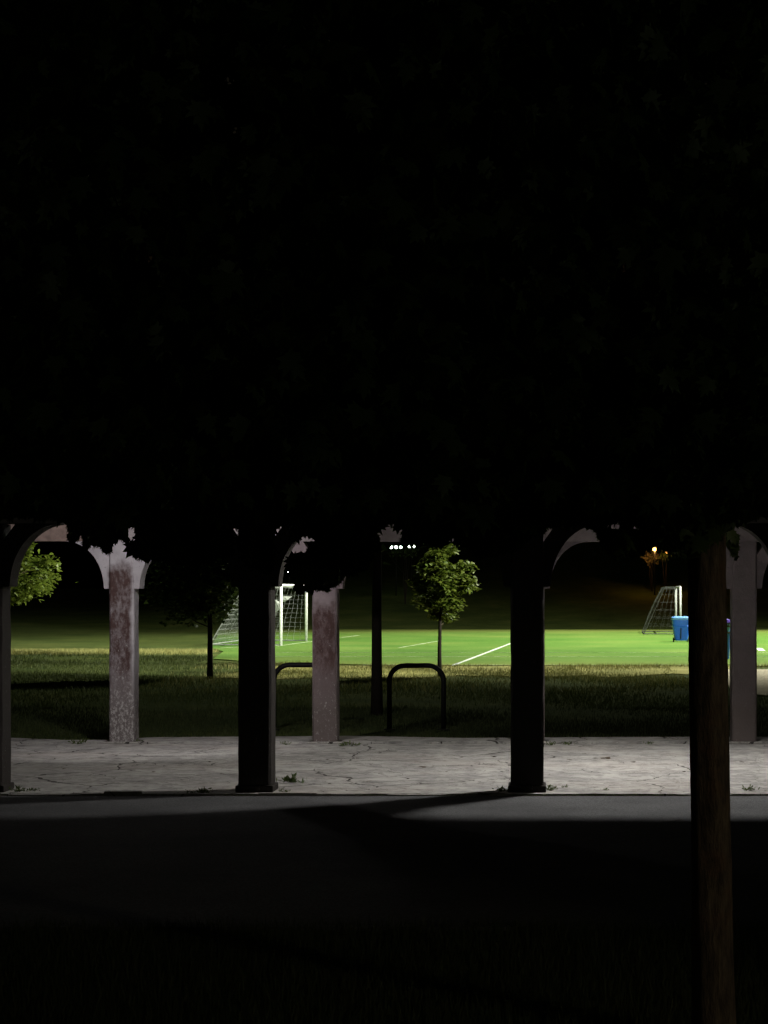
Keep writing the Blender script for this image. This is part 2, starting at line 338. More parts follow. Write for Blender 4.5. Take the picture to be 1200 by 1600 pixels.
# ---------------------------------------------------------------- grass blades
def grass(name, n, region, h0, h1, w0, mat, dens=None):
    X = rng.uniform(region[0], region[1], n); Y = rng.uniform(region[2], region[3], n)
    if dens is not None:
        k = dens(X, Y); X = X[k]; Y = Y[k]
    n = len(X); h = rng.uniform(h0, h1, n); a = rng.uniform(0, math.pi, n); w = w0*rng.uniform(0.6, 1.3, n)
    lx = rng.normal(0, 0.35, n)*h; ly = rng.normal(0, 0.35, n)*h
    v = np.zeros((n, 3, 3), np.float32)
    v[:, 0] = np.stack([X-np.cos(a)*w, Y-np.sin(a)*w, np.full(n, -0.02)], 1); v[:, 1] = np.stack([X+np.cos(a)*w, Y+np.sin(a)*w, np.full(n, -0.02)], 1)
    v[:, 2] = np.stack([X+lx, Y+ly, h], 1)
    return tag(link(name, mesh_np(name, v.reshape(-1, 3), np.arange(n*3), 3), mat), kind='stuff')
def patchy(X, Y, s=1.0):
    f = np.sin(X*1.3*s+2*np.sin(Y*0.7*s))+np.sin(Y*0.9*s+1.7*np.sin(X*0.5*s)); return f+rng.normal(0, 1.1, len(X)) > -0.4
inpad = lambda X, Y: ~((X > 2.9) & (Y > 29.5) & (Y < 41))
g = grass('dry_grass', 150000, (-17, 7, 30, 43.5), 0.03, 0.10, 0.006, M['blade'], lambda X, Y: patchy(X, Y) & inpad(X, Y) & (Y > 30+12*rng.uniform(0, 1, len(X))**1.3*0.9) & (X > -7+rng.uniform(-1, 1, len(X))) & (Y < 42.0+np.clip(-3-X, 0, 9)*0.6))
tag(g, 'dry uncut grass between the racks and the playing field', 'grass')
g = grass('green_grass', 150000, (-17, 7, 26, 43.2), 0.02, 0.06, 0.006, M['blade_m'], lambda X, Y: patchy(X, Y) & inpad(X, Y) & ((Y < 33+rng.uniform(0, 7, len(X))) | (X < -7)))
g = grass('grass_bank', 70000, (-24, -8.5, 43, 62), 0.03, 0.08, 0.007, M['blade_m'], lambda X, Y: patchy(X, Y) & (X < -9.3-(Y-50)*0.22) & (Y < 50.0))
g['kind'] = 'stuff'; g = grass('lit_edge_tufts', 36000, (-24, -9.5, 50.2, 53), 0.04, 0.12, 0.008, M['blade'])  # pale blades carry on the painted lit edge
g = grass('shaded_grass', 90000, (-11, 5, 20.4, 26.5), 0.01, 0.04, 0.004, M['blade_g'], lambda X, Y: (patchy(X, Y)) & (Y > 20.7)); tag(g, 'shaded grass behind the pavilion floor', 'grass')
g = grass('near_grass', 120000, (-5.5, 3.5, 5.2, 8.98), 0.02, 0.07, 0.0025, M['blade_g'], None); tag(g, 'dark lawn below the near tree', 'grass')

# ---------------------------------------------------------------- pavilion
YF, YR, PW = 15.035, 19.965, 0.137                # row centres, half width of a post
fx = [P(px, 0, 14.9).x for px in (-23, 397.5, 823.5, 1253)]
rx = [P(px, 0, 19.83).x for px in (189.5, 507, 831.5, 1163.5)]
fx = [fx[0]-2.2]+fx+[fx[-1]+2.25]; rx = [rx[0]-2.22]+rx+[rx[-1]+2.25]
ZB = 2.237
pav = empty('pavilion', (-1.3, 17.5, 0), 'open park pavilion with square posts, arched brackets and a worn concrete floor', 'pavilion')
def inpav(o, loc): o.parent = pav; o.location = Vector(loc)-pav.location
def post_mesh(h, seed):
    mb = MB(); r = random.Random(seed); n = 14; rings = []
    for k in range(n+1):
        z = h*k/n; j = lambda: r.uniform(-0.003, 0.003) if 0 < k < n else 0
        c = 0.018
        pts = [(-PW+c, -PW), (PW-c, -PW), (PW, -PW+c), (PW, PW-c), (PW-c, PW), (-PW+c, PW), (-PW, PW-c), (-PW, -PW+c)]
        rings.append([mb.bm.verts.new((x+j(), y+j(), z)) for x, y in pts])
    for a, b in zip(rings, rings[1:]):
        for k in range(8): mb.bm.faces.new((a[k], a[(k+1) % 8], b[(k+1) % 8], b[k]))
    mb.bm.faces.new(rings[0][::-1]); mb.bm.faces.new(rings[-1]); return mb.mesh('post')
ZBR = 1.714
def bracket_mesh(sgn):
    pts = [(0.0, 0.0), (0.055, 0.0), (0.06, 0.012)]
    for k in range(1, 13):
        t = k/12*math.pi/2; pts.append((0.48-0.42*math.cos(t), 0.523*math.sin(t)))
    pts += [(0.107, 0.523), (0.0, 0.375)]
    pts = [(sgn*(PW+x), ZBR+z) for x, z in pts]
    if sgn < 0: pts = pts[::-1]
    return MB().prism_y(pts, -0.115, 0.115).mesh('bracket')
brL, brR = bracket_mesh(-1), bracket_mesh(1)
plinth = MB().box(-0.158, 0.158, -0.152, 0.158, 0.0, 0.06, 0.012).mesh('plinth')
plinth_low = MB().box(-0.19, 0.19, -0.17, 0.17, 0.0, 0.022, 0.006).mesh('plinth')
def add_post(x, y, mat, pl, lab=None, i=0):
    o = link('post', post_mesh(ZB, i), mat); inpav(o, (x, y, 0.008))
    if lab: o['label'] = lab
    for me in (brL, brR):
        b = link('bracket', me.copy(), mat, o)
    link('plinth', pl.copy(), M['concrete'] if pl is plinth_low else mat, o)
    return o
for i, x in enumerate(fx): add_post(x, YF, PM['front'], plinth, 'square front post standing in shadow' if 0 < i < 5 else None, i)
labs = [None, 'rear post with peeling maroon and pale mauve paint', 'rear post painted mauve above and maroon below', None, 'plain dull mauve rear post', None]
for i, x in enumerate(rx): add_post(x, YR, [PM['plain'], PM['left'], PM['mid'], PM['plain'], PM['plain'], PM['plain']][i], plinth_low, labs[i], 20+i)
def pbox(name, mat, x0, x1, y0, y1, z0, z1, bev=0.0):
    o = MB().box(x0, x1, y0, y1, z0, z1, bev).build(name, mat); inpav(o, (0, 0, 0)); return o
xa, xb = fx[0]-0.5, fx[-1]+0.5
pbox('beam', M['beam'], xa, xb, YF-0.12, YF+0.12, ZB+0.012, ZB+0.33)
pbox('beam', M['beam_brown'], xa, (rx[1]+rx[2])/2-1.1-0.35, YR-0.12, YR+0.12, ZB+0.012, ZB+0.33)
pbox('beam', M['beam'], (rx[1]+rx[2])/2-1.1-0.346, xb, YR-0.123, YR+0.12, ZB+0.009, ZB+0.33)
for yy in (YF, YR): pbox('eave_light_stop', M['roof'], xa, xb, yy-0.03, yy+0.03, ZB+0.333, ZB+0.655)  # unseen boards added to stop lamplight leaking over the beams
YM = (YF+YR)/2; ZE, ZRG = ZB+0.335, 4.35
for s in (-1, 1):                                   # roof slopes with boards and shingles outside
    y_e = YM+s*((YR-YF)/2+0.35); z_e = ZE+0.0
    dx = xb-xa
    prof = [(y_e, z_e+0.10), (YM, ZRG), (YM, ZRG+0.06), (y_e+s*0.02, z_e+0.16)]
    mb = MB(); a = [mb.bm.verts.new((xa-0.3, y, z)) for y, z in prof]; b = [mb.bm.verts.new((xb+0.3, y, z)) for y, z in prof]
    mb.bm.faces.new(a); mb.bm.faces.new(b[::-1])
    for k in range(4): mb.bm.faces.new((a[k], b[k], b[(k+1) % 4], a[(k+1) % 4]))
    ro = mb.build('roof', M['roof']); inpav(ro, (0, 0, 0))
    for k in range(14):
        y0 = y_e+(YM-y_e)*k/14; y1 = y_e+(YM-y_e)*(k+1.08)/14; z0 = z_e+0.17+(ZRG-z_e-0.1)*k/14; z1 = z_e+0.17+(ZRG-z_e-0.1)*(k+1.0)/14
        mb = MB(); a = [mb.bm.verts.new(p) for p in ((xa-0.32, y0, z0+.012), (xb+0.32, y0, z0+.012), (xb+0.32, y1, z1), (xa-0.32, y1, z1))]
        b = [mb.bm.verts.new((v.co.x, v.co.y, v.co.z-0.01)) for v in a]
        mb.bm.faces.new(a); mb.bm.faces.new(b[::-1])
        for q in range(4): mb.bm.faces.new((a[q], b[q], b[(q+1) % 4], a[(q+1) % 4]))
        mb.build('shingle_course', M['shingle'], ro)
for i, x in enumerate(fx):                          # rafters and tie beams
    mb = MB()
    for s in (-1, 1):
        y_e = YM+s*(YR-YF)/2
        mb.tube([(x, y_e, ZE+0.09), (x, YM, ZRG-0.14)], 0.07, 4)
    o = mb.build('rafter', M['beam']); inpav(o, (0, 0, 0))
# lamps under the roof
def pav_lamp(loc, name='ceiling_lamp'):
    o = MB().lathe([(0.05, 0.10), (0.10, 0.09), (0.15, 0.02), (0.15, 0.0)], 20).build(name, M['steel']); inpav(o, loc)
    MB().lathe([(0.13, -0.002), (0.12, -0.03), (0.05, -0.045)], 20).build('lens', M['lamp_w'], o)
    MB().tube([(0, 0, 0.1), (0, 0, 0.75)], 0.012, 6).build('stem', M['steel'], o)
    return o
L1 = (1.05, 16.15, 3.60); L2 = (-3.4, 16.9, 2.87)
pav_lamp(L1)
pav_lamp(L2)
light('pavilion_lamp', 'SPOT', (L1[0], L1[1], L1[2]-0.10), (L1[0]-0.45, L1[1]-0.70, 0), 800, (1.0, 0.98, 0.94), size=0.14, cone=140, blend=0.42)
light('pavilion_lamp', 'SPOT', (L2[0], L2[1], L2[2]-0.08), (L2[0]-1.1, 19.9, 1.1), 235, (1.0, 0.96, 0.97), size=0.05, cone=100, blend=0.7)
light('pavilion_lamp', 'POINT', (L2[0], L2[1], L2[2]-0.10), None, 12, (1.0, 0.96, 0.90), size=0.05)

# ---------------------------------------------------------------- leaves
LEAF = np.array([(0, 0), (.10, .02), (.34, -.06), (.27, .10), (.50, .22), (.36, .30), (.56, .52), (.30, .46), (.22, .50), (.26, .74), (.12, .68), (0, 1.0),
                 (-.12, .68), (-.26, .74), (-.22, .50), (-.30, .46), (-.56, .52), (-.36, .30), (-.50, .22), (-.27, .10), (-.34, -.06), (-.10, .02)], np.float32)
LEAF_S = np.array([(0, 0), (.34, 0), (.5, .28), (.3, .45), (.2, .7), (0, 1.0), (-.2, .7), (-.3, .45), (-.5, .28), (-.34, 0)], np.float32)
def leaf_mesh_np(shape, curl=0.18):
    c = np.array([[0, 0.42]], np.float32); p = np.vstack([c, shape]); z = -curl*(np.abs(p[:, 0])*1.2)**1.3 - 0.25*curl*(p[:, 1])**2*2
    return np.column_stack([p, z]).astype(np.float32)
def leaves_mesh(name, pos, dirs, nrm, size, shape):
    """pos: leaf bases, dirs: where the tips point, nrm: upper-side normals"""
    L = leaf_mesh_np(shape); k = len(L); n = len(pos)
    d = dirs/np.linalg.norm(dirs, axis=1, keepdims=True); s = np.cross(d, nrm); s /= np.linalg.norm(s, axis=1, keepdims=True)+1e-9; u = np.cross(s, d)
    V = pos[:, None]+size[:, None, None]*(L[None, :, :1]*s[:, None]+L[None, :, 1:2]*d[:, None]+L[None, :, 2:3]*u[:, None])
    f = []
    for j in range(1, k): f += [0, j, j+1 if j+1 < k else 1]
    Fc = (np.array(f)[None]+np.arange(n)[:, None]*k).ravel()
    return mesh_np(name, V.reshape(-1, 3), Fc, 3)

# the near maple: trunk right, crown over the whole top of the view, drooping fringe
tb = Vector(((1112-CX)*6.5/F, 6.55, 0))
maple = empty('maple_tree', tb, 'large maple in the near right with brown trunk and drooping dark crown', 'tree', 'park trees')
def trunk_mesh():
    mb = MB(); n = 28; r = random.Random(4); rings = []
    for k in range(61):
        z = -0.03+k*0.05; px = 1109.5-1.2*math.sin(z*1.7)-7*(z-1.018)*(1 if z < 2.2 else 0)-(8.3 if z >= 2.2 else 0)
        rad = (0.0715-0.0042*(min(z, 2)-1)+(0.012*math.exp(-z*9)))
        if z > 2.0: rad *= 1+0.25*min(1, (z-2)/0.6)
        x = (px-CX)*6.55/F-tb.x; ring = []
        for a in range(n):
            t = 2*math.pi*a/n
            rr = rad*(1+0.035*math.sin(5*t+z*2.1)+0.02*math.sin(11*t-z*5)+0.015*math.sin(17*t+z*13))+r.uniform(-0.0012, 0.0012)
            # old wound and knobs facing the camera
            for (kz, kt, ks, kh) in ((0.92, -1.35, 0.10, 0.010), (0.78, -1.15, 0.05, -0.010), (0.60, -0.9, 0.08, 0.009), (1.9, -0.6, 0.10, 0.008), (0.38, -2.0, 0.1, 0.006)):
                dt = (t-(kt % (2*math.pi)) + math.pi) % (2*math.pi)-math.pi
                rr += kh*math.exp(-((z-kz)/ks)**2-(dt/0.35)**2)
            ring.append(mb.bm.verts.new((x+rr*math.cos(t), rr*math.sin(t), z)))
        rings.append(ring)
    for a, b in zip(rings, rings[1:]):
        for k in range(n): mb.bm.faces.new((a[k], a[(k+1) % n], b[(k+1) % n], b[k]))
    return mb.mesh('trunk')
tr = link('trunk', trunk_mesh(), M['bark'], maple, smooth=True)
rb = random.Random(21)
tips = []
def limb(mb, p, d, L, rad, depth):
    pts = [p]; q = p.copy(); dd = d.copy(); n = 6
    for i in range(n):
        dd = (dd+Vector((rb.uniform(-.16, .16), rb.uniform(-.16, .16), rb.uniform(-.10, .06)))).normalized(); q = q+dd*L/n; pts.append(q.copy())
    mb.tube(pts, [rad*(1-0.75*i/n) for i in range(n+1)], 7 if rad > .02 else 4, caps=False)
    tips.extend([Vector(v)+tb for v in pts[2:]])
    if depth > 0:
        for _ in range(4 if depth > 1 else 5):
            i = rb.randint(2, n); e = (dd+Vector((rb.uniform(-1, 1), rb.uniform(-1, 1), rb.uniform(-.5, .25)))).normalized()
            limb(mb, pts[i], e, L*rb.uniform(.45, .65), rad*(1-0.75*i/n)*0.7+0.002, depth-1)
for ang, el, z0, L in ((180, 38, 2.45, 3.2), (200, 55, 2.7, 3.4), (150, 35, 2.5, 2.8), (90, 45, 2.6, 2.4), (20, 40, 2.5, 2.4), (300, 50, 2.7, 2.4), (240, 42, 2.4, 2.8), (0, 75, 2.9, 3.0), (215, 22, 2.35, 2.7), (168, 18, 2.35, 3.0)):
    mb = MB(); a = R(ang); e = R(el); d = Vector((math.cos(a)*math.cos(e), math.sin(a)*math.cos(e), math.sin(e)))
    limb(mb, Vector((0, 0, z0)), d, L, 0.045, 2)
    mb.build('branch', M['bark'], maple, smooth=True)

FR = [(-400, 830), (0, 812), (103, 812), (106, 850), (112, 864), (121, 848), (130, 868), (140, 862), (148, 846), (156, 856), (164, 880), (170, 872), (175, 880), (179, 864), (186, 846), (197, 857), (206, 862), (213, 882), (219, 872), (227, 886), (250, 880), (300, 885), (362, 880), (366, 815), (372, 818),
      (378, 880), (425, 900), (428, 815), (449, 818), (452, 925), (485, 928), (500, 934), (512, 926), (524, 912), (540, 908), (575, 895), (590, 860), (594, 820), (606, 830), (612, 866), (628, 868), (636, 866), (650, 868), (657, 855), (700, 852), (760, 872), (797, 868), (850, 832), (880, 830), (915, 835), (935, 855), (960, 875), (985, 890), (1008, 866), (1030, 856), (1050, 884), (1075, 880),
      (1135, 840), (1143, 872), (1152, 896), (1157, 830), (1165, 812), (1200, 812), (1600, 830)]
_fx = [a for a, b in FR]; _fy = [b for a, b in FR]; _r = random.Random(8)
FR = [(x, float(np.interp(x, _fx, _fy))+(_r.uniform(-13, 9) if np.interp(x, _fx, _fy) > 835 else 0)) for x in sorted(set(_fx+list(range(-60, 1260, 14))))]
FX = np.array([a for a, b in FR]); FY = np.array([b for a, b in FR], float)
def fringe_ok(pos, dirs, size):
    tip = pos+dirs/np.linalg.norm(dirs, axis=1, keepdims=True)*size[:, None]; ok = np.ones(len(pos), bool)
    for q, m in ((pos, 3), (tip, 0), ((pos+tip)/2+np.array([0.30, 0, 0])*size[:, None], 0), ((pos+tip)/2-np.array([0.30, 0, 0])*size[:, None], 0)):
        u = CX+q[:, 0]*F/q[:, 1]; v = HY-(q[:, 2]-EH)*F/q[:, 1]; ok &= v < np.interp(u, FX, FY)
    return ok
HOLES = [(182, 823, 5), (186, 831, 3), (206, 825, 5.5), (208, 836, 5), (209, 848, 4), (123, 838, 5), (600, 832, 11), (616, 834, 13), (482, 847, 6), (479, 856, 4), (462, 860, 8), (472, 864, 5), (563, 826, 5), (556, 833, 3), (645, 835, 3), (666, 842, 3), (905, 832, 12), (925, 838, 8), (956, 826, 7), (962, 820, 6), (996, 828, 7),
         (1053, 832, 4), (1054, 842, 3), (1148, 828, 5), (460, 909, 6), (450, 915, 3), (477, 914, 4), (615, 853, 3), (620, 857, 4), (625, 862, 2), (612, 862, 2), (640, 853, 3.5), (646, 859, 3), (1011, 862, 5), (1022, 858, 7), (1020, 872, 8), (1041, 863, 6), (258, 855, 4), (451, 893, 3), (370, 830, 6), (333, 845, 3), (502, 905, 3), (785, 838, 4), (868, 824, 4), (710, 845, 4), (738, 836, 3)]
def not_in_holes(pos, dirs, size):
    ok = np.ones(len(pos), bool); dn = dirs/np.linalg.norm(dirs, axis=1, keepdims=True)
    for f in (0, .25, .5, .75, 1):
        for sx in ((0,) if f in (0, 1) else (-.3, 0, .3)):
            q = pos+dn*size[:, None]*f; u = CX+(q[:, 0]+sx*size)*F/q[:, 1]; v = HY-(q[:, 2]-EH)*F/q[:, 1]
            for hx, hy, hr in HOLES: ok &= ((u-hx)**2+(v-hy)**2) > hr*hr
    return ok
def droop_leaves(n, pos):
    d = np.column_stack([rng.normal(0, .55, n), rng.normal(0, .55, n), -np.abs(rng.normal(.9, .45, n))]); nr = np.column_stack([rng.normal(0, .6, n), rng.normal(-.5, .6, n), rng.uniform(.2, 1, n)])
    return d, nr
# crown volume
N = 34000
tp = np.array([tuple(t) for t in tips]); idx = rng.integers(0, len(tp), N)
pos = tp[idx]+rng.normal(0, 0.20, (N, 3))*np.array([1, 1, .8])
N2 = 9000     # lower skirt of the crown spread over the whole width of the view
u = rng.uniform(-60, 1260, N2); Y = rng.uniform(5.2, 8.6, N2); vtop = np.interp(u, FX, FY); v = vtop-6-np.abs(rng.normal(0, 1, N2))*120
pos2 = np.column_stack([(u-CX)*Y/F, Y, EH-(v-HY)*Y/F])
N3 = 4500     # tight layer along the very edge
u = rng.uniform(-20, 1220, N3); Y = rng.uniform(6.0, 8.4, N3); v = np.interp(u, FX, FY)-14-rng.uniform(0, 60, N3)
pos3 = np.column_stack([(u-CX)*Y/F, Y, EH-(v-HY)*Y/F])
N4 = 16000     # outer leaves of the crown on the camera's side
u = rng.uniform(-100, 1300, N4); Y = rng.uniform(4.4, 6.2, N4); v = rng.uniform(-80, 800, N4)
pos4 = np.column_stack([(u-CX)*Y/F, Y, EH-(v-HY)*Y/F])
N5 = 6000     # small leaves of the lowest twigs
u = rng.uniform(60, 1180, N5); Y = rng.uniform(6.0, 8.4, N5); v = np.interp(u, FX, FY)-5-rng.uniform(0, 34, N5)
pos5 = np.column_stack([(u-CX)*Y/F, Y, EH-(v-HY)*Y/F])
pos = np.vstack([pos, pos2, pos3, pos4, pos5]); dirs, nr = droop_leaves(len(pos), pos); size = rng.uniform(.045, .10, len(pos)); size[-N5:] = rng.uniform(.025, .05, N5)
ok = fringe_ok(pos, dirs, size) & not_in_holes(pos, dirs, size) & (pos[:, 1] > 3.4)
pos, dirs, nr, size = pos[ok], dirs[ok], nr[ok], size[ok]
vv = HY-(pos[:, 2]-EH)*F/pos[:, 1]; uu = CX+pos[:, 0]*F/pos[:, 1]
inv = (uu > 0) & (uu < 1200) & (vv > 0); gap = np.interp(uu, FX, FY)-vv
score = np.where(inv, gap-size*250+pos[:, 1]*6, 1e9); order = np.argsort(score); single = order[:290]; rest = order[290:]
tbn = np.array(tuple(tb))
o = link('foliage', leaves_mesh('foliage', pos[rest]-tbn, dirs[rest], nr[rest], size[rest], LEAF), M['leaf'], maple); o['kind'] = 'stuff'
me0 = leaves_mesh('leaf', np.zeros((1, 3)), np.array([[0, 1., 0]]), np.array([[0, 0, 1.]]), np.ones(1), LEAF); me0.materials.append(M['leaf'])
for i in single:
    d = Vector(dirs[i]).normalized(); s = d.cross(Vector(nr[i])).normalized(); w = s.cross(d); Mx = Matrix((s, d, w)).transposed().to_4x4()
    o = bpy.data.objects.new('leaf', me0); C.objects.link(o); o.parent = maple
    o.matrix_local = Matrix.Translation(Vector(pos[i])-tb) @ Mx @ Matrix.Diagonal((size[i],)*3+(1,))

# smaller trees
def tree(name, base, trunk_r, crown_c, crown_r, nleaf, lsize, mat, label, seed, trunk_top=None, clumps=26, flat=0.5, lean=0.0, bark='bark', cs=.30):
    r = np.random.default_rng(seed); rr = random.Random(seed); base = Vector(base)
    t = empty(name, base, label, 'tree', 'park trees')
    cz = crown_c[2]; top = trunk_top or cz+crown_r[2]*0.7; mb = MB(); pts = []
    for k in range(9): pts.append((lean*k/8+0.01*math.sin(k*1.3+seed)*k/4, 0.01*math.cos(k*1.7+seed), -0.02+(top)*k/8))
    mb.tube(pts, [trunk_r*(1.12 if k == 0 else 1-0.07*k) for k in range(9)], 12); mb.build('trunk', M[bark], t, smooth=True)
    mb = MB(); cc = []
    for k in range(clumps):
        while True:
            p = r.uniform(-1, 1, 3)
            if 0.25 < np.linalg.norm(p) < 1: break
        w = 1.0-0.35*max(0, p[2]); q = Vector((crown_c[0]-base.x+p[0]*crown_r[0]*w, crown_c[1]-base.y+p[1]*crown_r[1]*w, cz+p[2]*crown_r[2])); cc.append(q)
        a = Vector((0, 0, max(0.1, min(top, q.z-0.45*math.hypot(q.x, q.y)-0.05)))); a.x = lean*a.z/top; m = (a+q)/2+Vector((0, 0, -0.04))
        mb.tube([a, m, q], [trunk_r*.28, trunk_r*.18, trunk_r*.07], 5)
    o = mb.build('branches', M['bark'], t); 
    ci = r.integers(0, clumps, nleaf); cc = np.array([tuple(c) for c in cc]); s = min(crown_r)*cs
    pos = cc[ci]+r.normal(0, 1, (nleaf, 3))*np.array([s, s, s*flat])
    d = np.column_stack([r.normal(0, 1, nleaf), r.normal(0, 1, nleaf), r.normal(-.35, .3, nleaf)]); nr = np.column_stack([r.normal(0, .35, nleaf), r.normal(0, .35, nleaf), np.ones(nleaf)])
    o = link('foliage', leaves_mesh('foliage', pos, d, nr, r.uniform(.7, 1.2, nleaf)*lsize, LEAF_S), mat, t); o['kind'] = 'stuff'
    return t
b = G(687, 1057); tree('young_tree', b, 0.045, (P(692, 912, b.y).x, b.y, P(0, 912, b.y).z), (.64, .62, .76), 5200, .09, M['leaf_y'], 'young tree behind the hoop rack, thin trunk, crown lit on its right side', 3, clumps=36, cs=.15, bark='bark_unlit')
b = G(328, 1060); tree('young_tree', b, 0.06, (P(312, 905, b.y).x, b.y, 2.25), (.92, .8, 1.05), 10500, .10, M['leaf'], 'dark unlit young tree between the two left pavilion posts, straight trunk', 5, clumps=64, bark='bark_unlit')
b = Vector((-16.6, 52, 0)); tree('young_tree', b, 0.06, (P(24, 895, 52).x, 52, 2.35), (1.25, 1.1, .92), 3400, .14, M['leaf_y'], 'leafy tree with lit right side at the far left behind the leftmost post', 8, clumps=36, cs=.2)
b = G(589, 1116); tree('tall_tree', b, 0.078, (b.x-.2, b.y, 4.9), (1.7, 1.7, 2.4), 9000, .15, M['leaf'], 'tall dark tree whose straight bare trunk stands left of the hoop rack', 9, clumps=60, trunk_top=5.6, bark='bark_unlit')
# leafy low spray in front of the rear middle post belongs to a tree just left of the path
# ---------------------------------------------------------------- bike racks
def rack(px0, px1, ytop, Y, label):
    r0 = 0.031; x0 = P(px0, 0, Y).x+r0; x1 = P(px1, 0, Y).x-r0; zt = P(0, ytop, Y).z-r0; w = x1-x0; cr = 0.19
    t = empty('bike_rack', ((x0+x1)/2, Y, 0), label, 'bike rack', 'hoop racks on the lawn')
    pts = [(-w/2, 0, 0), (-w/2, 0, zt-cr)]+[(-w/2+cr-cr*math.cos(a), 0, zt-cr+cr*math.sin(a)) for a in [k*math.pi/16 for k in range(1, 9)]]
    pts += [(-p[0], 0, p[2]) for p in pts[::-1]]
    MB().tube(pts, r0, 14).build('hoop', M['iron'], t, smooth=True)
    for s in (-1, 1): MB().lathe([(0.075, 0.0), (0.075, 0.008), (0.035, 0.012)], 18).build('base_plate', M['iron'], t, loc=(s*w/2, 0, 0))
rack(604.5, 697, 1036, 22.0, 'black hoop bike rack standing alone on the lawn behind the middle bay')
rack(424, 519, 1035, 22.0, 'black hoop bike rack partly hidden behind the maroon rear post')

# ---------------------------------------------------------------- goals
def goal(O, mouth, rear, h, toprear, label, extra_up, seg=(20, 12, 10), pr=0.05, rc=0.004, nm='net', sr=0.02, pm='white'):
    """O near post foot; mouth: vector along the goal line; rear: vector to the back at ground"""
    t = empty('soccer_goal', O, label, 'goal', 'goals on the playing field'); mo = Vector(mouth); re = Vector(rear); tr_ = re*toprear; up = Vector((0, 0, h))
    MB().tube([(0, 0, 0), up], pr, 12).build('goalpost', M[pm], t, smooth=True)
    MB().tube([mo, mo+up*(1+extra_up)], pr, 12).build('goalpost', M[pm], t, smooth=True)
    MB().tube([up+mo.normalized()*.0, up+mo], 0.04, 12).build('crossbar', M[pm], t, smooth=True)
    for s in (Vector(), mo):
        MB().tube([s+up, s+up+tr_, s+re+Vector((0, 0, .03))], sr, 8).build('stay', M[nm], t)
        MB().tube([s+Vector((0, 0, .03)), s+re+Vector((0, 0, .03))], 0.018, 8).build('ground_bar', M[nm], t)
    MB().tube([re+Vector((0, 0, .03)), re+mo+Vector((0, 0, .03))], 0.018, 8).build('ground_bar', M[nm], t)
    mb = MB(); rr = random.Random(3)
    def grid(f, nu, nv, diag=False):
        P_ = [[f(i/nu, j/nv)+Vector((rr.uniform(-.012, .012),)*3) for j in range(nv+1)] for i in range(nu+1)]
        for i in range(nu+1): mb.tube(P_[i], rc, 3, False)
        for j in range(nv+1): mb.tube([P_[i][j] for i in range(nu+1)], rc, 3, False)
    sag = lambda u, v: Vector(re).normalized()*0.12*math.sin(math.pi*u)*math.sin(math.pi*v)
    grid(lambda u, v: mo*u+up+tr_+(re-up-tr_+Vector((0, 0, .03)))*v+sag(u, v), seg[0]*2, seg[1])      # back
    grid(lambda u, v: mo*u+up+tr_*v-Vector((0, 0, .08))*math.sin(math.pi*u), seg[0], max(3, int(seg[1]*toprear)))                                   # top
    for s in (Vector(), mo):
        grid(lambda u, v: s+(up*(1-v)+(tr_*(1-v)+re*v)*u+Vector((0, 0, .03))*v), seg[2], seg[1])
    o = mb.build('net', M[nm], t); o['kind'] = 'stuff'
    return t
A = G(439, 1009); B = G(478.5, 1002)
g1 = goal(A, (B.x-A.x, B.y-A.y, 0), (-2.4, 0.35, 0), 1.98, 0.5, 'white goal with net facing right, left of the rear maroon post', 0.72)
for poly in ([(430, 937), (438, 941), (437, 952), (430, 957)], [(441, 931), (456, 932), (450, 937), (443, 941), (440, 938)]):
    mb = MB(); a = [mb.bm.verts.new(P(x, y, 58.9)-A+Vector((0, .1*(i % 2), 0))) for i, (x, y) in enumerate(poly)]; b = [mb.bm.verts.new(v.co+Vector((0, .015, 0))) for v in a]
    n = len(a); mb.bm.faces.new(a); mb.bm.faces.new(b[::-1])
    for k in range(n): mb.bm.faces.new((a[k], b[k], b[(k+1) % n], a[(k+1) % n]))
    mb.build('net_panel', M['cloth'], g1)
A2 = Vector(P(1063, 991, 75)); A2.z = 0; B2 = Vector(P(1056, 985, 80)); B2.z = 0
goal(A2, (B2.x-A2.x, B2.y-A2.y, 0), (-1.5, 0.2, 0), 2.0, 0.42, 'distant goal with thin net behind the blue bin', 0.0, (8, 6, 5), 0.05, 0.0028, 'net_dim', 0.010, 'white_dim')

